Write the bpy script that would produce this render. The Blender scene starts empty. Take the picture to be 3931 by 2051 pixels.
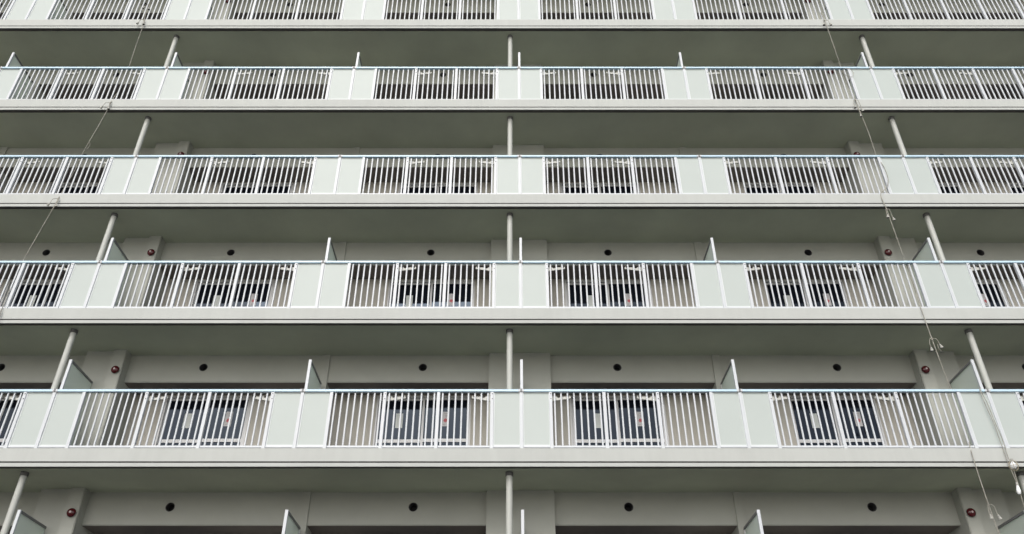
import bpy, bmesh, math, random
from mathutils import Vector, Matrix
random.seed(7)
R = math.radians
C = bpy.context.scene.collection
SC = bpy.context.scene

# ---------------------------------------------------------------- camera, sky, sun, exposure
cam = bpy.data.cameras.new("camera"); cam.sensor_width = 36; cam.lens = 28.84
cam.clip_start = 0.1; cam.clip_end = 2000
co = bpy.data.objects.new("camera", cam); C.objects.link(co)
co.location = (-0.165, -13.36, 1.6); co.rotation_euler = (R(90 + 34.5), 0, 0)
SC.camera = co

SUN_EL, SUN_AZ = R(40), R(192)          # azimuth measured from +Y clockwise: behind the photographer
w = bpy.data.worlds.new("World"); SC.world = w; w.use_nodes = True
nt = w.node_tree; bg = nt.nodes["Background"]
sky = nt.nodes.new("ShaderNodeTexSky"); sky.sky_type = 'NISHITA'; sky.sun_disc = False
sky.sun_elevation = SUN_EL; sky.sun_rotation = SUN_AZ
sky.air_density = 1.0; sky.dust_density = 4.0; sky.ozone_density = 1.0
hs = nt.nodes.new("ShaderNodeHueSaturation"); hs.inputs["Saturation"].default_value = 0.5
nt.links.new(sky.outputs[0], hs.inputs['Color']); nt.links.new(hs.outputs[0], bg.inputs['Color'])
bg.inputs['Strength'].default_value = 0.13
sl = bpy.data.lights.new("sun", 'SUN'); sl.energy = 0.5; sl.angle = R(24); sl.color = (1.0, 0.995, 0.985)
so = bpy.data.objects.new("sun", sl); C.objects.link(so)
so.rotation_euler = (R(90) - SUN_EL, 0, R(180) - SUN_AZ)
so.location = (-10, -40, 60)
SC.view_settings.view_transform = 'Standard'; SC.view_settings.look = 'None'
SC.view_settings.gamma = 1.0; SC.view_settings.exposure = 0.55

# ---------------------------------------------------------------- materials
def mat(name, col, rough=0.7, metal=0.0, var=0.06, scale=1.2, bump=0.0, bscale=60.0, streak=0.0, spec=0.5, ior=1.5):
    m = bpy.data.materials.new(name); m.use_nodes = True
    n = m.node_tree; b = n.nodes["Principled BSDF"]
    b.inputs['Roughness'].default_value = rough; b.inputs['Metallic'].default_value = metal
    b.inputs['Specular IOR Level'].default_value = spec; b.inputs['IOR'].default_value = ior
    geo = n.nodes.new("ShaderNodeNewGeometry")
    col = tuple(col)
    if var > 0:
        tx = n.nodes.new("ShaderNodeTexNoise"); tx.inputs['Scale'].default_value = scale
        tx.inputs['Detail'].default_value = 6.0; tx.inputs['Roughness'].default_value = 0.6
        n.links.new(geo.outputs['Position'], tx.inputs['Vector'])
        mp = n.nodes.new("ShaderNodeMapRange"); mp.inputs['From Min'].default_value = 0.3; mp.inputs['From Max'].default_value = 0.7
        mp.inputs['To Min'].default_value = 1 - var; mp.inputs['To Max'].default_value = 1 + var
        n.links.new(tx.outputs['Fac'], mp.inputs['Value'])
        val = mp.outputs[0]
        if streak > 0:
            vm = n.nodes.new("ShaderNodeVectorMath"); vm.operation = 'MULTIPLY'
            vm.inputs[1].default_value = (9.0, 9.0, 0.7)
            n.links.new(geo.outputs['Position'], vm.inputs[0])
            t2 = n.nodes.new("ShaderNodeTexNoise"); t2.inputs['Scale'].default_value = 1.0; t2.inputs['Detail'].default_value = 4.0
            n.links.new(vm.outputs[0], t2.inputs['Vector'])
            m2 = n.nodes.new("ShaderNodeMapRange"); m2.inputs['From Min'].default_value = 0.35; m2.inputs['From Max'].default_value = 0.62
            m2.inputs['To Min'].default_value = 1 - streak; m2.inputs['To Max'].default_value = 1.0
            n.links.new(t2.outputs['Fac'], m2.inputs['Value'])
            mu = n.nodes.new("ShaderNodeMath"); mu.operation = 'MULTIPLY'
            n.links.new(val, mu.inputs[0]); n.links.new(m2.outputs[0], mu.inputs[1]); val = mu.outputs[0]
        sc = n.nodes.new("ShaderNodeVectorMath"); sc.operation = 'SCALE'
        sc.inputs[0].default_value = col
        n.links.new(val, sc.inputs['Scale'])
        n.links.new(sc.outputs[0], b.inputs['Base Color'])
    else:
        b.inputs['Base Color'].default_value = (*col, 1)
    if bump > 0:
        t3 = n.nodes.new("ShaderNodeTexNoise"); t3.inputs['Scale'].default_value = bscale; t3.inputs['Detail'].default_value = 3.0
        n.links.new(geo.outputs['Position'], t3.inputs['Vector'])
        bp = n.nodes.new("ShaderNodeBump"); bp.inputs['Strength'].default_value = bump; bp.inputs['Distance'].default_value = 0.01
        n.links.new(t3.outputs['Fac'], bp.inputs['Height']); n.links.new(bp.outputs[0], b.inputs['Normal'])
    return m

M_fascia = mat("fascia_paint", (0.472, 0.492, 0.474), 0.8, var=0.035, scale=1.5, bump=0.10, bscale=90, streak=0.03)
M_wall = mat("wall_paint", (0.45, 0.435, 0.39), 0.85, var=0.04, scale=1.5, bump=0.12, bscale=120)
M_beam = mat("beam_paint", (0.41, 0.42, 0.385), 0.85, var=0.05, scale=1.2, bump=0.12, bscale=120)
M_recess = mat("recess_ceiling_brown_shade", (0.20, 0.18, 0.172), 0.9, var=0.08, scale=1.0)  # brownish beam underside, its colour darkened to deepen the recess shade
M_soffit = mat("soffit_paint", (0.54, 0.575, 0.455), 0.9, var=0.12, scale=0.5, bump=0.10, bscale=80)
M_drip = mat("drip_sealant", (0.11, 0.105, 0.10), 0.8, var=0.15, scale=6)
M_groove = mat("groove_sealant", (0.02, 0.018, 0.017), 0.8, var=0.1, scale=6)
M_floor = mat("floor_sheet_dark", (0.06, 0.06, 0.062), 0.7, var=0.08)
M_white = mat("white_powder_coat", (0.57, 0.60, 0.63), 0.40, var=0.03, scale=3)
M_rail = mat("pale_blue_rail", (0.52, 0.70, 0.83), 0.38, var=0.04, scale=2)
M_panel = mat("pale_green_panel", (0.445, 0.495, 0.478), 0.5, var=0.02, scale=1.2)
M_frame = mat("panel_frame", (0.66, 0.70, 0.70), 0.45, var=0.02)
M_screen = mat("screen_board", (0.82, 0.88, 0.83), 0.55, var=0.03)
for _m in (M_screen,):      # the thin boards let some daylight through
    _n = _m.node_tree; _p = _n.nodes["Principled BSDF"]; _t = _n.nodes.new("ShaderNodeBsdfTranslucent"); _t.inputs["Color"].default_value = (0.82, 0.88, 0.83, 1)
    _x = _n.nodes.new("ShaderNodeMixShader"); _x.inputs[0].default_value = 0.45
    _o = _n.nodes["Material Output"]; _n.links.new(_p.outputs[0], _x.inputs[1]); _n.links.new(_t.outputs[0], _x.inputs[2]); _n.links.new(_x.outputs[0], _o.inputs["Surface"])
M_dkframe = mat("screen_frame_grey", (0.17, 0.175, 0.18), 0.5, var=0.05)
M_pipe = mat("pipe_paint", (0.46, 0.475, 0.445), 0.55, var=0.05, scale=3, streak=0.04)
M_collar = mat("pipe_collar", (0.12, 0.12, 0.12), 0.7, var=0.1)
M_red = mat("bell_red", (0.075, 0.003, 0.007), 0.16, var=0.05)
M_cap = mat("bell_cap", (0.62, 0.5, 0.5), 0.3, var=0.0)
M_alu = mat("window_frame_alu", (0.64, 0.65, 0.66), 0.42, var=0.03)
M_glass = mat("window_glass", (0.008, 0.010, 0.016), 0.03, var=0.0, ior=1.37)
M_glass.node_tree.nodes['Principled BSDF'].inputs['Specular Tint'].default_value = (0.62, 0.78, 1.0, 1)
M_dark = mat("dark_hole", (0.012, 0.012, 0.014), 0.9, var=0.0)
M_sleeve = mat("vent_sleeve_plastic", (0.08, 0.08, 0.085), 0.6, var=0.0)
M_bracket = mat("bracket_cast", (0.50, 0.51, 0.48), 0.5, var=0.05, scale=8)
M_screw = mat("screw_dark", (0.04, 0.04, 0.045), 0.5, metal=0.4, var=0.0)
M_paper = mat("paper_white", (0.66, 0.70, 0.68), 0.8, var=0.02)
M_paper2 = mat("paper_printed", (0.60, 0.60, 0.61), 0.8, var=0.02)
M_pink = mat("print_pink", (0.55, 0.13, 0.15), 0.8, var=0.03)
M_ink = mat("print_grey_ink", (0.33, 0.27, 0.30), 0.8, var=0.0)
M_cord = mat("cord_rope", (0.31, 0.30, 0.26), 0.8, var=0.35, scale=9)
M_socket = mat("socket_plastic", (0.34, 0.34, 0.31), 0.5, var=0.1, scale=20)
M_sockin = mat("socket_inside", (0.02, 0.02, 0.022), 0.7, var=0.0)
M_bulb = mat("bulb_white_glass", (0.85, 0.87, 0.88), 0.15, var=0.0)
M_cage = mat("bulb_guard_wire", (0.42, 0.37, 0.28), 0.5, var=0.1)
M_ground = mat("ground_pale", (0.70, 0.68, 0.58), 0.9, var=0.12, scale=0.15)  # unseen far ground, pale tone chosen to bounce light onto upper soffits
M_dark_strip = mat("dark_strip", (0.02, 0.021, 0.022), 0.9, var=0.2, scale=0.5, bump=0.2, bscale=40)
M_plinth = mat("plinth", (0.30, 0.29, 0.28), 0.9, var=0.06)

# ---------------------------------------------------------------- mesh helpers
def box(bm, x0, x1, y0, y1, z0, z1):
    v = [bm.verts.new((x, y, z)) for z in (z0, z1) for y in (y0, y1) for x in (x0, x1)]
    for f in ((0, 2, 3, 1), (4, 5, 7, 6), (0, 1, 5, 4), (2, 6, 7, 3), (0, 4, 6, 2), (1, 3, 7, 5)):
        bm.faces.new([v[i] for i in f])

def bev(bm, w, seg=1):
    bmesh.ops.bevel(bm, geom=bm.edges[:], offset=w, segments=seg, affect='EDGES', profile=0.5)

def rod(bm, p0, p1, r0, r1=None, n=12, caps=True):
    p0, p1 = Vector(p0), Vector(p1); r1 = r0 if r1 is None else r1
    d = (p1 - p0).normalized(); a = d.orthogonal().normalized(); b = d.cross(a)
    rings = []
    for p, r in ((p0, r0), (p1, r1)):
        rings.append([bm.verts.new(p + (a * math.cos(t) + b * math.sin(t)) * r) for t in [2 * math.pi * i / n for i in range(n)]])
    for i in range(n):
        bm.faces.new((rings[0][i], rings[0][(i + 1) % n], rings[1][(i + 1) % n], rings[1][i]))
    if caps:
        bm.faces.new(rings[0][::-1]); bm.faces.new(rings[1])

def tube(bm, pts, r, n=8):
    pts = [Vector(p) for p in pts]
    prev = None
    for i, p in enumerate(pts):
        d = (pts[min(i + 1, len(pts) - 1)] - pts[max(i - 1, 0)]).normalized()
        a = Vector((0, 1, 0)) - d * d.dot(Vector((0, 1, 0)))
        a = a.normalized() if a.length > 1e-4 else d.orthogonal().normalized()
        b = d.cross(a)
        ring = [bm.verts.new(p + (a * math.cos(2 * math.pi * k / n) + b * math.sin(2 * math.pi * k / n)) * r) for k in range(n)]
        if prev:
            for k in range(n):
                bm.faces.new((prev[k], prev[(k + 1) % n], ring[(k + 1) % n], ring[k]))
        else:
            bm.faces.new(ring[::-1])
        prev = ring
    bm.faces.new(prev)

def spline(pts, sub=5):
    P = [Vector(p) for p in pts]; out = []
    for i in range(len(P) - 1):
        p0, p1, p2, p3 = P[max(i - 1, 0)], P[i], P[i + 1], P[min(i + 2, len(P) - 1)]
        for s in range(sub):
            t = s / sub
            out.append(0.5 * ((2 * p1) + (p2 - p0) * t + (2 * p0 - 5 * p1 + 4 * p2 - p3) * t * t + (3 * p1 - p0 - 3 * p2 + p3) * t ** 3))
    out.append(P[-1]); return out

def lathe(bm, prof, center, axis, n=24):
    """prof: list of (radius, height along axis)"""
    c = Vector(center); d = Vector(axis).normalized(); a = d.orthogonal().normalized(); b = d.cross(a)
    prev = None
    for r, h in prof:
        if r < 1e-5:
            ring = [bm.verts.new(c + d * h)]
        else:
            ring = [bm.verts.new(c + d * h + (a * math.cos(2 * math.pi * k / n) + b * math.sin(2 * math.pi * k / n)) * r) for k in range(n)]
        if prev:
            for k in range(n):
                if len(prev) == 1 and len(ring) > 1:
                    bm.faces.new((prev[0], ring[(k + 1) % n], ring[k]))
                elif len(ring) == 1 and len(prev) > 1:
                    bm.faces.new((prev[k], prev[(k + 1) % n], ring[0]))
                elif len(ring) > 1:
                    bm.faces.new((prev[k], prev[(k + 1) % n], ring[(k + 1) % n], ring[k]))
        prev = ring

def prism(bm, poly, y0, y1):
    """polygon in x,z extruded along y"""
    a = [bm.verts.new((x, y0, z)) for x, z in poly]; b = [bm.verts.new((x, y1, z)) for x, z in poly]
    n = len(poly)
    bm.faces.new(a); bm.faces.new(b[::-1])
    for i in range(n):
        bm.faces.new((a[i], b[i], b[(i + 1) % n], a[(i + 1) % n]))

def extrude_x(bm, poly, x0, x1):
    """polygon in y,z extruded along x"""
    a = [bm.verts.new((x0, y, z)) for y, z in poly]; b = [bm.verts.new((x1, y, z)) for y, z in poly]
    n = len(poly)
    bm.faces.new(a); bm.faces.new(b[::-1])
    for i in range(n):
        bm.faces.new((a[i], b[i], b[(i + 1) % n], a[(i + 1) % n]))

def mesh(name, bm, m, smooth=False):
    bmesh.ops.recalc_face_normals(bm, faces=bm.faces[:])
    me = bpy.data.meshes.new(name); bm.to_mesh(me); bm.free()
    me.materials.append(m)
    if smooth:
        for p in me.polygons: p.use_smooth = True
        try: me.set_sharp_from_angle(angle=R(35))
        except Exception: pass
    return me

def put(name, me, parent=None, loc=(0, 0, 0), rot=None):
    o = bpy.data.objects.new(name, me); C.objects.link(o)
    o.location = loc
    if rot: o.rotation_euler = rot
    if parent: o.parent = parent
    return o

def obj(name, bm, m, parent=None, loc=(0, 0, 0), smooth=False):
    return put(name, mesh(name, bm, m, smooth), parent, loc)

def thing(name, label, cat, loc=(0, 0, 0), group=None):
    o = bpy.data.objects.new(name, None); C.objects.link(o); o.location = loc
    o.empty_display_size = 0.2
    o['label'] = label; o['category'] = cat
    if group: o['group'] = group
    return o

def copy_tree(o, parent=None):
    c = o.copy(); C.objects.link(c)
    if parent: c.parent = parent
    for ch in list(o.children): copy_tree(ch, c)
    return c

def B(): return bmesh.new()

# ---------------------------------------------------------------- levels and bays
H = 2.8; ZA = 8.08                       # storey height, rail height of the lowest visible railing
def rz(k): return ZA + H * k             # rail height of floor k  (k = 0 lowest visible ... 4 top visible)
X0, X1 = -24.0, 24.0
YF, YB, YC, YP, YW = -0.075, 1.19, 1.083, 0.945, 1.74
BOUND = [-16.7, -12.275, -8.325, -3.9, 0.0, 3.9, 8.325, 17.3]    # partition lines
ROW = {0: "lowest row", 1: "second row from bottom", 2: "middle row", 3: "second row from top", 4: "top row"}
LOC = {-1: "below the lowest railing row", 0: "behind the lowest railing row", 1: "behind second railing row from bottom",
       2: "behind the middle railing row", 3: "behind second railing row from top", 4: "behind the top railing row"}

# ---------------------------------------------------------------- ground
g = B(); box(g, -600, 600, -900, 300, -0.5, 0.0)
go = obj("ground", g, M_ground); go['kind'] = 'structure'
g = B(); box(g, -300, 300, -32, 0.04, 0.0, 0.004)  # unseen dark strip, added so the lower soffits get less ground bounce
go = obj("dark_ground_strip", g, M_dark_strip); go['kind'] = 'structure'

# ---------------------------------------------------------------- the building
bld = thing("apartment_building", "tall pale grey apartment block with open balconies on every floor", "building", (0, 1.0, 0))
def bpart(name, bm, m, parent=None, smooth=False):
    o = obj(name, bm, m, parent or bld, (0, 0, 0), smooth)
    if parent is None: o.location = (0, -1.0, 0)
    return o
def bput(name, me, x, y, z, parent=None):
    o = put(name, me, parent or bld, (x, y, z))
    if parent is None: o.location = (x, y - 1.0, z)
    return o

FL = list(range(-2, 7))
for k in FL:
    z = rz(k)
    b = B()                               # upstand and slab, with a recessed joint line in its face
    extrude_x(b, [(YF, -1.099), (0.10, -1.099), (0.10, -1.20), (2.2, -1.20), (2.2, -1.385), (-0.055, -1.385), (-0.055, -1.425),
                  (YF, -1.425), (YF, -1.361), (YF + 0.014, -1.361), (YF + 0.014, -1.334), (YF, -1.334)], X0, X1)
    s = bpart("balcony_slab", b, M_fascia); s.location.z = z
    b = B(); box(b, X0, X1, YF + 0.004, YF + 0.013, -1.3605, -1.3345)
    bpart("joint_line", b, M_groove, s)
    b = B(); box(b, X0, X1, 0.0302, YW, -1.43, -1.386)
    bpart("soffit", b, M_soffit, s)
    b = B(); box(b, X0, X1, 0.1005, 2.0, -1.1998, -1.194)  # unseen dark sheet, added to cut bounce from the slab top
    bpart("added_floor_sheet", b, M_floor, s)
    b = B(); box(b, X0, X1, -0.0548, 0.03, -1.418, -1.386)
    bpart("drip_strip", b, M_drip, s)

WIN_IN = 0.012       # windows sit just inside their openings
WIN = []   # windows: (x0, x1, mullion)
WIN += [(-11.275, -9.40, 1), (-7.13, -5.39, 1), (-2.88, -0.985, 1), (0.99, 2.90, 1), (5.39, 7.14, 1), (9.98, 10.62, 0), (11.70, 13.50, 1),
        (-15.6, -13.7, 1), (15.0, 16.8, 1)]
VENTS = {None: [-14.3, -10.31, -6.29, -1.935, 1.925, 6.285, 10.04, 15.9]}
COLS = [(-18.0, -16.6), (-8.60, -7.78), (-0.62, 0.595), (7.78, 8.60), (17.0, 18.0)]
PILS = [(-12.35, -12.20), (-3.945, -3.795), (3.825, 3.975)]
BT, BB = 1.37, 0.772                      # beam top and bottom relative to the rail height

def beam_mesh(x0, x1, vents):
    b = B(); ch = 0.02; r = 0.08; zc = 1.10; hw = 0.16; n = 32
    zt, zb = BT, BB + ch
    def quad(a, c, d, e): b.faces.new([b.verts.new(p) for p in (a, c, d, e)])
    def fr(xa, xb, za, zz):
        if xb - xa > 1e-4: quad((xa, YB, za), (xb, YB, za), (xb, YB, zz), (xa, YB, zz))
    xs = x0
    for v in sorted(vents):
        fr(xs, v - hw, zb, zt)
        fr(v - hw, v + hw, zb, zc - hw); fr(v - hw, v + hw, zc + hw, zt)
        for i in range(n):
            t0, t1 = 2 * math.pi * i / n + math.pi / 4, 2 * math.pi * (i + 1) / n + math.pi / 4
            def sq(t):
                c, s = math.cos(t), math.sin(t); m = max(abs(c), abs(s)); return (v + hw * c / m, YB, zc + hw * s / m)
            def ci(t, y): return (v + r * math.cos(t), y, zc + r * math.sin(t))
            quad(sq(t0), sq(t1), ci(t1, YB), ci(t0, YB))
        xs = v + hw
    fr(xs, x1, zb, zt)
    quad((x0, YB, zb), (x1, YB, zb), (x1, YB + ch * 0.7, BB), (x0, YB + ch * 0.7, BB))
    bmesh.ops.remove_doubles(b, verts=b.verts[:], dist=1e-5)
    me = bpy.data.meshes.new("beam"); bmesh.ops.recalc_face_normals(b, faces=b.faces[:])
    b.to_mesh(me); b.free(); me.materials.append(M_beam); return me

# vent sleeve: a real tube set in the hole, dark at its back
b = B(); rr = 0.079
lathe(b, [(0.08, 0.0), (0.083, -0.004), (0.075, -0.004), (0.074, 0.02), (0.074, 0.16)], (0, 0, 0), (0, 1, 0), 32)
me_sleeve = mesh("vent_opening", b, M_sleeve, True)
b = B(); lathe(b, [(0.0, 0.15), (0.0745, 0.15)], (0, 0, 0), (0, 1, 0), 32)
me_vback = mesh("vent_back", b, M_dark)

supports = sorted(COLS + PILS)
spans = []
xs = X0
for a, c in supports:
    spans.append((xs, a)); xs = c
spans.append((xs, X1))
beam_me = [(beam_mesh(a, c, [v for v in VENTS[None] if a < v < c])) for a, c in spans]
rec_me = {}
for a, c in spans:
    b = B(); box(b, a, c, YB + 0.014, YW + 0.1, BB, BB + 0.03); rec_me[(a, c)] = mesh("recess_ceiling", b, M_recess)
col_me = []
for a, c in COLS:
    b = B(); box(b, a, c, YC if abs(a) < 2 else 1.02, 2.0, -1.21, 1.374); col_me.append(mesh("column", b, M_beam))
pil_me = []
for a, c in PILS:
    b = B(); box(b, a, c, YB - 0.035, 2.0, -1.21, 1.374); pil_me.append(mesh("pilaster", b, M_beam))
b = B(); box(b, -0.13, 0.13, YP, 1.0195, -1.21, 1.374)
bmesh.ops.bevel(b, geom=[e for e in b.edges if abs(e.verts[0].co.z - e.verts[1].co.z) > 1], offset=0.012, segments=2, affect='EDGES')
me_cas = mesh("pipe_casing", b, M_beam)
# recessed wall with its door-height openings
b = B(); xs = X0; WT = 0.72
for a, c, _ in sorted(WIN):
    box(b, xs, a, YW, YW + 0.2, -1.21, BB - 0.001); xs = c
    box(b, a, c, YW + 0.003, YW + 0.2, WT + 0.03, BB - 0.001)
    box(b, a, c, YW, YW + 0.2, -1.21, -1.12)
box(b, xs, X1, YW, YW + 0.2, -1.21, BB - 0.001)
me_wall = mesh("recessed_wall", b, M_wall)

def window_meshes(w, two):
    fr = B(); f = 0.035
    box(fr, 0, f, 0.0, 0.11, -1.12, WT + 0.03); box(fr, w - f, w, 0.0, 0.11, -1.12, WT + 0.03)
    box(fr, f, w - f, 0.0, 0.11, WT - 0.005, WT + 0.03); box(fr, f, w - f, 0.0, 0.11, -1.12, -1.085)
    out = [mesh("window", fr, M_alu), []]
    half = [(f, w / 2 + 0.025, 0.062), (w / 2 - 0.025, w - f, 0.022)] if two else [(f, w - f, 0.03)]
    for a, c, y in half:
        s = B(); st = 0.045
        zt = WT - 0.006; zb = -1.084
        box(s, a, a + st, y, y + 0.032, zb, zt); box(s, c - st, c, y, y + 0.032, zb, zt)
        box(s, a + st, c - st, y, y + 0.032, zt - 0.04, zt); box(s, a + st, c - st, y, y + 0.032, zb, zb + 0.07)
        box(s, a + st, c - st, y - 0.002, y + 0.03, -0.222, -0.155)
        p = B(); box(p, a + st - 0.004, c - st + 0.004, y + 0.013, y + 0.019, zb + 0.06, zt - 0.03)
        out[1].append((mesh("sash", s, M_alu), mesh("pane", p, M_glass)))
    return out
wcache = {}
for k in range(-2, 6):
    z = rz(k)
    for (a, c), me in zip(spans, beam_me):
        o = bput("beam", me, 0, 0, z)
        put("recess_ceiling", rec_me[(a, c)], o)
    for me in col_me: bput("column", me, 0, 0, z)
    for me in pil_me: bput("pilaster", me, 0, 0, z)
    for x in (-7.91, 7.91): bput("pipe_casing", me_cas, x, 0, z)
    bput("recessed_wall", me_wall, 0, 0, z)
    for v in VENTS[None]:
        o = bput("vent_opening", me_sleeve, v, YB, z + 1.10)
        put("vent_back", me_vback, o)
    for a, c, two in WIN:
        key = (round(c - a, 3), two)
        if key not in wcache: wcache[key] = window_meshes(c - a, two)
        wm = wcache[key]
        o = bput("window", wm[0], a, YW + WIN_IN, z)
        for sm, pm in wm[1]:
            put("sash", sm, o); put("pane", pm, o)
b = B(); box(b, X0, X1, 2.201, 12.0, 0.0, rz(6) - 1.2); bpart("rear_block", b, M_wall)
b = B(); box(b, X0, X1, 0.05, 2.2, 0.0, rz(-2) - 1.386); bpart("plinth", b, M_plinth)

# ---------------------------------------------------------------- balcony railings, one thing per bay and floor
b = B(); box(b, -0.0148, 0.0148, -0.014, 0.010, -1.0298, -0.0225); bev(b, 0.005); me_bar = mesh("baluster", b, M_white)
b = B(); box(b, -0.029, 0.029, -0.036, 0.02, -1.0985, -0.0225); bev(b, 0.003); me_post = mesh("post", b, M_white)
b = B(); box(b, -0.05, 0.05, -0.0495, 0.0345, -0.0245, 0.027); bev(b, 0.002); me_joint = mesh("joint_sleeve", b, M_white)
b = B(); box(b, -0.017, 0.017, -0.0515, 0.0365, -0.0255, 0.0285); me_jgap = mesh("joint_gap", b, M_dkframe)
b = B(); rod(b, (0.006, -0.036, 0), (0.006, -0.041, 0), 0.009, n=8)
me_screw = mesh("screw", b, M_screw)
def bracket_mesh(sgn):
    P = [(0, -.172), (0, -.08), (.085, -.082), (.092, -.098), (.108, -.112), (.128, -.112), (.143, -.1), (.15, -.066), (.163, -.064),
         (.168, -.086), (.275, -.086), (.284, -.102), (.296, -.106), (.305, -.094), (.309, -.068), (.322, -.066), (.336, -.098), (.334, -.118), (.318, -.126), (.29, -.126), (.27, -.134)]
    b = B(); prism(b, [(x * sgn, z) for x, z in P], 0.028, 0.050)
    return mesh("laundry_bracket", b, M_bracket)
me_br = {1: bracket_mesh(1), -1: bracket_mesh(-1)}

def bay_spec(i):
    a, c = BOUND[i], BOUND[i + 1]; w = c - a
    if i == 6:  pe, sec, nb = 0.52, [0.942] * 8, 7
    elif w > 4.2: pe, sec, nb = 0.53, [(w - 1.06) / 3] * 3, 9
    else: pe, sec, nb = 0.52, [(w - 1.04) / 3] * 3, 8
    return a, c, pe, sec, nb
BAYN = {0: "left edge piece", 1: "far left bay", 2: "wide left bay", 3: "bay left of centre", 4: "bay right of centre", 5: "wide right bay", 6: "far right bay"}
for i in range(7):
    a, c, pe, sec, nb = bay_spec(i)
    w = c - a
    e0 = 0.0505 if i > 0 else 0.0
    hr = B(); box(hr, e0 + 0.0002, w - 0.0502, -0.046, 0.032, -0.022, 0.024); bev(hr, 0.004); me_hr = mesh("handrail", hr, M_rail)
    posts = [pe]
    for s in sec: posts.append(posts[-1] + s)
    edges = [0.0] + posts + [w]
    br = B()
    for j in range(len(edges) - 1):
        if edges[j + 1] - edges[j] > 0.1:
            box(br, edges[j] + 0.029, edges[j + 1] - 0.029, -0.02, 0.014, -1.064, -1.03)
    me_brl = mesh("bottom_rail", br, M_white)
    pan = {}
    for nm, p0, p1 in (("l", 0.0, pe), ("r", posts[-1], w)):
        p = B(); box(p, p0 + 0.049, p1 - 0.0345, -0.006, 0.004, -1.012, -0.04); me_p = mesh("infill_panel", p, M_panel)
        f = B(); q0, q1 = p0 + 0.0295, p1 - 0.0295
        box(f, q0, q0 + 0.02, -0.012, 0.01, -1.0295, -0.0225); box(f, q1 - 0.006, q1, -0.012, 0.01, -1.0295, -0.0225)
        box(f, q0 + 0.02, q1 - 0.006, -0.010, 0.01, -1.0295, -1.012); box(f, q0 + 0.02, q1 - 0.006, -0.010, 0.01, -0.04, -0.0225)
        pan[nm] = (me_p, mesh("panel_frame", f, M_frame))
    bars = []
    for j in range(len(posts) - 1):
        mid = (posts[j] + posts[j + 1]) / 2
        for q in range(nb): bars.append(mid + (q - (nb - 1) / 2) * 0.115)
    mirrored = i in (4, 5, 6)
    arms = [(posts[0], 1), (posts[2], -1)] if mirrored else [(posts[1], 1), (posts[3], -1)]
    for k in range(0, 5):
        if i == 0 and k < 3: continue
        t = thing("balcony_railing", "white bar railing with pale green end panels, %s, %s" % (ROW[k], BAYN[i]), "railing",
                  (a, 0, rz(k)), "balcony railings along the facade")
        put("handrail", me_hr, t); put("bottom_rail", me_brl, t)
        for pm, fm in pan.values():
            o = put("infill_panel", pm, t); put("panel_frame", fm, o)
        allp = posts + [w] + ([0.0] if i == 0 else [])
        for px in allp:
            o = put("post", me_post, t, (px, 0, 0))
            if any(abs(px - ax) < 1e-6 for ax, _ in arms): 
                for zz in (-0.062, -0.158): put("screw", me_screw, o, (0, 0, zz))
        o = put("joint_sleeve", me_joint, t, (w, 0, 0)); put("joint_gap", me_jgap, o)
        for px in bars: put("baluster", me_bar, t, (px, 0, 0))
        for ax, sg in arms: put("laundry_bracket", me_br[sg], t, (ax + sg * 0.029, 0, 0))

# ---------------------------------------------------------------- partition screens between the flats
def make_screen():
    t = thing("partition_screen", "", "screen", (0, 0, 0), "partition screens between the balconies")
    y0, y1, zt, zb = 0.10, 1.085, 0.70, -1.16
    b = B(); box(b, -0.004, 0.004, y0 + 0.041, y1 - 0.036, zb + 0.04, zt - 0.041); obj("board", b, M_screen, t)
    b = B(); box(b, -0.026, 0.026, y0, y0 + 0.04, zb, zt); bev(b, 0.003); obj("front_stile", b, M_white, t)
    b = B(); box(b, -0.02, 0.02, y0 + 0.0405, y1, zt - 0.04, zt - 0.001); obj("top_rail", b, M_dkframe, t)
    b = B(); box(b, -0.02, 0.02, y1 - 0.035, y1, zb, zt - 0.0405); obj("rear_stile", b, M_alu, t)
    b = B(); box(b, -0.03, 0.034, y1 - 0.06, y1 - 0.006, -0.46, -0.34); bev(b, 0.006); obj("latch", b, M_screw, t)
    return t
screen0 = make_screen(); used = False
SCN = {-12.275: "at the far left", -8.325: "beside left drain pipe", -3.9: "between left and middle drain pipes",
       0.0: "seen edge on beside middle drain pipe", 3.9: "between middle and right drain pipes", 8.325: "beside right drain pipe"}
for k in (-1, 0, 1, 3, 4):
    for x in (-12.275, -8.325, -3.9, 0.0, 3.9, 8.325):
        if x == -12.275 and k < 3: continue
        t = screen0 if not used else copy_tree(screen0); used = True
        t.location = (x + 0.01, 0, rz(k))
        t['label'] = "pale screen %s, %s" % (SCN[x], LOC[k])

# ---------------------------------------------------------------- drain pipes
def make_pipe():
    t = thing("drain_pipe", "", "pipe", (0, 0, 0), "drain pipes running from balcony to balcony")
    b = B(); rod(b, (0, 0, -1.2), (0, 0, 1.37), 0.056, n=28); obj("pipe", b, M_pipe, t, smooth=True)
    b = B(); lathe(b, [(0.0565, 1.30), (0.067, 1.302), (0.067, 1.369), (0.0565, 1.3695)], (0, 0, 0), (0, 0, 1), 28)
    obj("collar", b, M_collar, t, smooth=True)
    b = B(); lathe(b, [(0.0565, -1.14), (0.075, -1.145), (0.085, -1.199)], (0, 0, 0), (0, 0, 1), 28)
    obj("base_flange", b, M_pipe, t, smooth=True)
    return t
pipe0 = make_pipe(); used = False
for k in (-1, 0, 1, 2, 3):
    for x, nm in ((-8.49, "left drain pipe"), (-0.21, "middle drain pipe"), (8.515, "right drain pipe")):
        t = pipe0 if not used else copy_tree(pipe0); used = True
        t.location = (x, 0.19, rz(k)); t['label'] = "grey round %s standing %s" % (nm, LOC[k])

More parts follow.
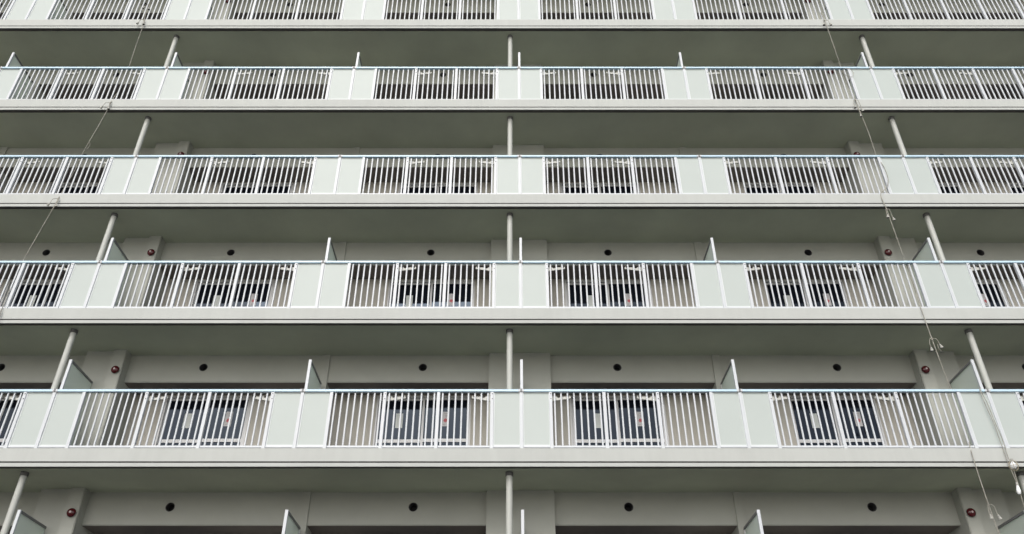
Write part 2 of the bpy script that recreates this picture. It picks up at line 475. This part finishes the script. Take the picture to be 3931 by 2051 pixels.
# ---------------------------------------------------------------- alarm bells
def make_bell():
    t = thing("alarm_bell", "", "alarm bell", (0, 0, 0), "red alarm bells on the facade")
    b = B(); lathe(b, [(0.0, 0.0), (0.06, 0.0), (0.06, -0.02), (0.0, -0.02)], (0, 0, 0), (0, 1, 0), 24); obj("back_plate", b, M_screw, t, smooth=True)
    b = B()
    pr = [(0.076, -0.018), (0.079, -0.022), (0.078, -0.030)]
    for q in range(1, 10):
        an = q / 9 * math.pi / 2; pr.append((0.077 * math.cos(an), -0.030 - 0.042 * math.sin(an)))
    pr[-1] = (0.0, pr[-1][1])
    lathe(b, pr, (0, 0, 0), (0, 1, 0), 32); obj("gong", b, M_red, t, smooth=True)
    b = B(); lathe(b, [(0.019, -0.069), (0.019, -0.076), (0.015, -0.079), (0.009, -0.079), (0.0, -0.074)], (0, 0, 0), (0, 1, 0), 20); obj("centre_cap", b, M_cap, t, smooth=True)
    return t
bell0 = make_bell(); used = False
for k in (-1, 0, 1, 2, 3, 4):
    for x, nm in ((-7.885, "left"), (7.88, "right")):
        t = bell0 if not used else copy_tree(bell0); used = True
        t.location = (x, YP - 0.001, rz(k) + 0.915)
        t['label'] = "glossy red alarm bell on the %s wall column, %s" % (nm, LOC[k])

# ---------------------------------------------------------------- paper notices on the windows
def make_plain():
    t = thing("paper_notice", "", "notice", (0, 0, 0), "paper notices taped to the windows")
    b = B(); box(b, -0.072, 0.072, -0.0015, 0.0, -0.31, 0.0); obj("sheet", b, M_paper, t)
    return t
def make_flower():
    t = thing("paper_notice", "", "notice", (0, 0, 0), "paper notices taped to the windows")
    b = B(); box(b, -0.069, 0.069, -0.0015, 0.0, -0.31, 0.0); obj("sheet", b, M_paper2, t)
    b = B(); cx, cz = 0.004, -0.185
    pts = []
    for q in range(64):
        an = 2 * math.pi * q / 64; r = 0.038 + 0.011 * math.cos(8 * an); pts.append((cx + r * math.cos(an), cz + r * math.sin(an)))
    prism(b, pts, -0.0024, -0.0016); obj("flower_mark", b, M_pink, t)
    b = B(); rnd = random.Random(3)
    for zz, xa, xb in ((-0.030, -0.02, 0.05), (-0.046, 0.0, 0.045), (-0.075, -0.01, 0.03), (-0.092, 0.0, 0.035), (-0.11, -0.005, 0.02), (-0.262, -0.05, 0.01), (-0.275, -0.05, -0.01)):
        x = xa
        while x < xb:
            s = rnd.uniform(0.005, 0.010); box(b, x, x + s, -0.0024, -0.0016, zz - 0.007, zz); x += s + 0.004
    obj("lettering", b, M_ink, t)
    return t
pl0, fl0 = make_plain(), make_flower(); up = uf = False
NW = [(-10.66, None, "far left window"), (-6.63, -5.80, "window in wide left bay"), (-2.41, -1.49, "window left of centre"),
      (1.545, 2.385, "window right of centre"), (5.86, 6.71, "window in wide right bay"), (None, 10.16, "narrow far right window")]
for k in (0, 1):
    rown = {0: "behind lowest railing row", 1: "behind second railing row from bottom"}[k]
    for xa, xb, nm in NW:
        if xa is not None:
            inner = True
            t = pl0 if not up else copy_tree(pl0); up = True
            t.location = (xa, YW + WIN_IN + 0.0745, rz(k) + 0.40)
            t['label'] = "blank white paper on %s, %s" % (nm, rown)
        if xb is not None:
            t = fl0 if not uf else copy_tree(fl0); uf = True
            t.location = (xb, YW + WIN_IN + (0.0345 if xb < 9.5 else 0.0425), rz(k) + 0.42)
            t['label'] = "paper with pink flower on %s, %s" % (nm, rown)

# ---------------------------------------------------------------- hanging cords with lamp sockets
CL = [(-9.371, 0.1, 11.148), (-9.389, 0.1, 11.002), (-9.384, 0.05, 10.793), (-9.336, -0.03, 10.456), (-9.251, -0.12, 10.044), (-9.22, -0.12, 9.721), (-9.265, -0.03, 9.125), (-9.306, 0.07, 8.539), (-9.316, 0.09, 8.247), (-9.321, 0.1, 7.975), (-9.34, 0.1, 7.774), (-9.361, 0.06, 7.577), (-9.316, -0.05, 7.31), (-9.277, -0.12, 7.12), (-9.298, -0.12, 6.857), (-9.396, -0.07, 6.39), (-9.509, 0, 6.001), (-9.607, 0.08, 5.712), (-9.63, 0.1, 5.382), (-9.68, 0.1, 4.99), (-9.684, 0.05, 4.681), (-9.636, -0.05, 4.478), (-9.588, -0.12, 4.322), (-9.609, -0.13, 4.08), (-9.76, -0.04, 3.524), (-9.925, 0.06, 2.866), (-9.928, 0.04, 2.54), (-9.888, -0.03, 2.069), (-9.816, -0.12, 1.585), (-9.829, -0.12, 1.183)]
CR = [(7.62, 0.1, 11.169), (7.619, 0.08, 10.811), (7.568, -0.05, 10.3), (7.552, -0.12, 9.994), (7.561, -0.12, 9.683), (7.607, -0.05, 9.157), (7.671, 0.05, 8.68), (7.69, 0.1, 8.446), (7.713, 0.1, 8.142), (7.742, 0.1, 7.844), (7.741, 0.05, 7.575), (7.662, -0.1, 7.258), (7.666, -0.12, 6.98), (7.679, -0.12, 6.67), (7.747, -0.05, 6.204), (7.799, 0.04, 5.638), (7.807, -0.05, 5.386), (7.824, -0.07, 5.131), (7.803, -0.08, 4.866), (7.713, -0.07, 4.674), (7.567, -0.07, 4.532), (7.53, -0.1, 4.346), (7.543, -0.12, 4.067), (7.57, -0.1, 3.433), (7.667, 0.04, 2.871), (7.689, 0.07, 2.585), (7.69, 0.07, 2.181), (7.617, -0.05, 1.773), (7.578, -0.12, 1.579), (7.584, -0.13, 1.005), (7.633, -0.08, 0.498), (7.715, 0.03, 0.046), (7.743, 0.07, -0.255), (7.746, 0.06, -0.705), (7.678, -0.04, -1.062), (7.622, -0.12, -1.262), (7.604, -0.14, -1.713), (7.607, -0.14, -2.098), (7.623, -0.12, -2.334), (7.648, -0.1, -2.8)]
B1 = [(8.22, 0.04, 0.03), (8.19, -0.05, 0.026), (8.169, -0.07, -0.053), (8.179, -0.07, -0.32), (8.21, -0.07, -0.64), (8.209, -0.07, -0.952), (8.192, -0.1, -1.157), (8.179, -0.12, -1.359), (8.186, -0.13, -1.553), (8.2, -0.13, -1.763), (8.194, -0.13, -1.951), (8.185, -0.13, -2.099), (8.192, -0.13, -2.5)]
B2 = [(8.24, 0.04, 0.03), (8.21, -0.05, 0.026), (8.188, -0.07, -0.053), (8.218, -0.075, -0.263), (8.232, -0.075, -0.608), (8.253, -0.075, -0.883), (8.235, -0.1, -1.096), (8.217, -0.12, -1.276), (8.223, -0.135, -1.372)]
B3 = [(8.223, -0.135, -1.50), (8.219, -0.135, -1.585), (8.213, -0.135, -1.687), (8.213, -0.14, -1.80)]
# lamp socket hanging mouth down
b = B(); lathe(b, [(0.007, 0.075), (0.012, 0.072), (0.017, 0.05), (0.021, 0.046), (0.020, 0.038), (0.024, 0.034), (0.030, 0.0), (0.027, 0.0), (0.020, 0.03)], (0, 0, 0), (0, 0, 1), 18)
me_sock = mesh("lamp_socket", b, M_socket, True)
b = B(); lathe(b, [(0.0265, 0.003), (0.0, 0.012)], (0, 0, 0), (0, 0, 1), 18); me_sockin = mesh("socket_mouth", b, M_sockin)
def cluster(root, p, ends):
    """short pigtails off the cord, each with a hanging lamp socket; ends = [(dx, dz, tilt)]"""
    for dx, dz, tl in ends:
        b = B(); dy = -0.03
        tube(b, spline([(p[0], p[1], p[2]), (p[0] + dx * 0.6, p[1] + dy, p[2] - 0.005 + dz * 0.06), (p[0] + dx * 0.95, p[1] + dy, p[2] + dz * 0.5), (p[0] + dx, p[1] + dy, p[2] + dz)], 5), 0.0055, 7)
        obj("pigtail", b, M_cord, root, smooth=True)
        q = Vector((p[0] + dx, p[1] + dy, p[2] + dz))
        o = put("lamp_socket", me_sock, root, q - Vector((math.sin(tl) * -0.07, 0, 0.07 * math.cos(tl))), (R(8), -tl, 0)); put("socket_mouth", me_sockin, o)
def knot(root, p):
    b = B(); tube(b, [(p[0], p[1], p[2] + 0.03), (p[0], p[1], p[2]), (p[0], p[1], p[2] - 0.035)], 0.013, 8); obj("splice", b, M_cord, root, smooth=True)
def cord(label, pts):
    t = thing("hanging_cord", label, "cord", (0, 0, ZA), "site lighting cords hanging down the facade")
    b = B(); tube(b, spline(pts, 6), 0.008, 8); obj("cord", b, M_cord, t, smooth=True)
    return t
t = cord("thin cord with paired lamp sockets weaving down through the railings on the left", CL)
for p, e in (((-9.372, 0.0, 10.75), [(-0.06, -0.10, -.3), (0.06, -0.14, .2)]), ((-9.25, -0.12, 10.02), [(-0.085, -0.12, -.5), (0.04, -0.13, .1)]),
             ((-9.285, -0.12, 7.14), [(-0.115, -0.14, -.6), (0.02, -0.16, .2)]), ((-9.59, -0.12, 4.335), [(-0.11, -0.14, -.6), (0.035, -0.165, .15)]), ((-9.816, -0.12, 1.585), [(-0.08, -0.16, -.3), (0.04, -0.17, .1)])):
    knot(t, p); cluster(t, p, e)
b = B(); tube(b, spline([(-9.509, -0.005, 6.02), (-9.455, -0.02, 5.99), (-9.44, -0.02, 5.93), (-9.46, -0.02, 5.86), (-9.475, -0.02, 5.80)], 5), 0.006, 7); obj("loose_end", b, M_cord, t, smooth=True)
t = cord("thin cord with lamp sockets and a coiled loop weaving down the facade on the right", CR)
for p, e in (((7.552, -0.12, 9.994), [(-0.06, -0.13, -.1), (0.075, -0.14, .5)]), ((7.657, -0.11, 7.24), [(-0.075, -0.21, -.1), (0.06, -0.32, .2), (-0.01, -0.48, 0)]),
             ((7.545, -0.12, 4.06), [(-0.045, -0.17, 0), (0.05, -0.24, .25)]), ((7.584, -0.13, 1.005), [(-0.085, -0.20, 0), (0.09, -0.14, .4)]), ((7.607, -0.14, -2.098), [(-0.05, -0.17, .1), (0.075, -0.18, .35)])):
    knot(t, p); cluster(t, p, e)
b = B(); tube(b, [(7.744 + 0.115 * math.cos(a), -0.056 + 0.004 * math.sin(a), 8.21 + 0.15 * math.sin(a)) for a in [2 * math.pi * q / 28 for q in range(29)]], 0.005, 7)
obj("coil", b, M_cord, t, smooth=True)
b = B(); tube(b, spline([(7.67, -0.1, 0.9), (7.66, -0.12, 0.80), (7.68, -0.12, 0.765), (7.71, -0.12, 0.75)], 4), 0.006, 7); obj("loose_end", b, M_cord, t, smooth=True)
t = thing("hanging_cord", "double cord tied over the lowest handrail with two unlit white bulbs at the right edge", "cord", (0, 0, ZA), "site lighting cords hanging down the facade")
b = B()
for p in (B1, B2, B3): tube(b, spline(p, 6), 0.006, 8)
obj("cord", b, M_cord, t, smooth=True)
for bp_, L, r in (((8.232, -0.15, -1.44), 0.13, 0.05), ((8.172, -0.15, -1.865), 0.15, 0.036)):
    x, y, z = bp_
    b = B(); lathe(b, [(0.016, L * 0.62), (0.019, L * 0.5), (r * 0.7, L * 0.32), (r, 0.0), (r * 0.93, -L * 0.22), (r * 0.55, -L * 0.42), (0, -L * 0.48)], (x, y, z), (0.12, 0, 1), 20)
    o = obj("bulb", b, M_bulb, t, smooth=True)
    b = B(); lathe(b, [(0.0, L * 0.95), (0.021, L * 0.93), (0.024, L * 0.6), (0.017, L * 0.58)], (x, y, z), (0.12, 0, 1), 16)
    obj("bulb_holder", b, M_socket, o, smooth=True)
b = B(); x, y, z = 8.232, -0.15, -1.44
for q in range(3):
    an = q * math.pi / 3
    tube(b, [(x + 0.075 * math.cos(an) * math.sin(tt) + 0.005, y + 0.075 * math.sin(an) * math.sin(tt), z + 0.085 * math.cos(tt)) for tt in [2 * math.pi * s / 24 for s in range(25)]], 0.004, 6)
tube(b, [(x + 0.076 * math.cos(tt), y + 0.076 * math.sin(tt), z - 0.01) for tt in [2 * math.pi * s / 24 for s in range(25)]], 0.004, 6)
obj("bulb_guard", b, M_cage, t, smooth=True)
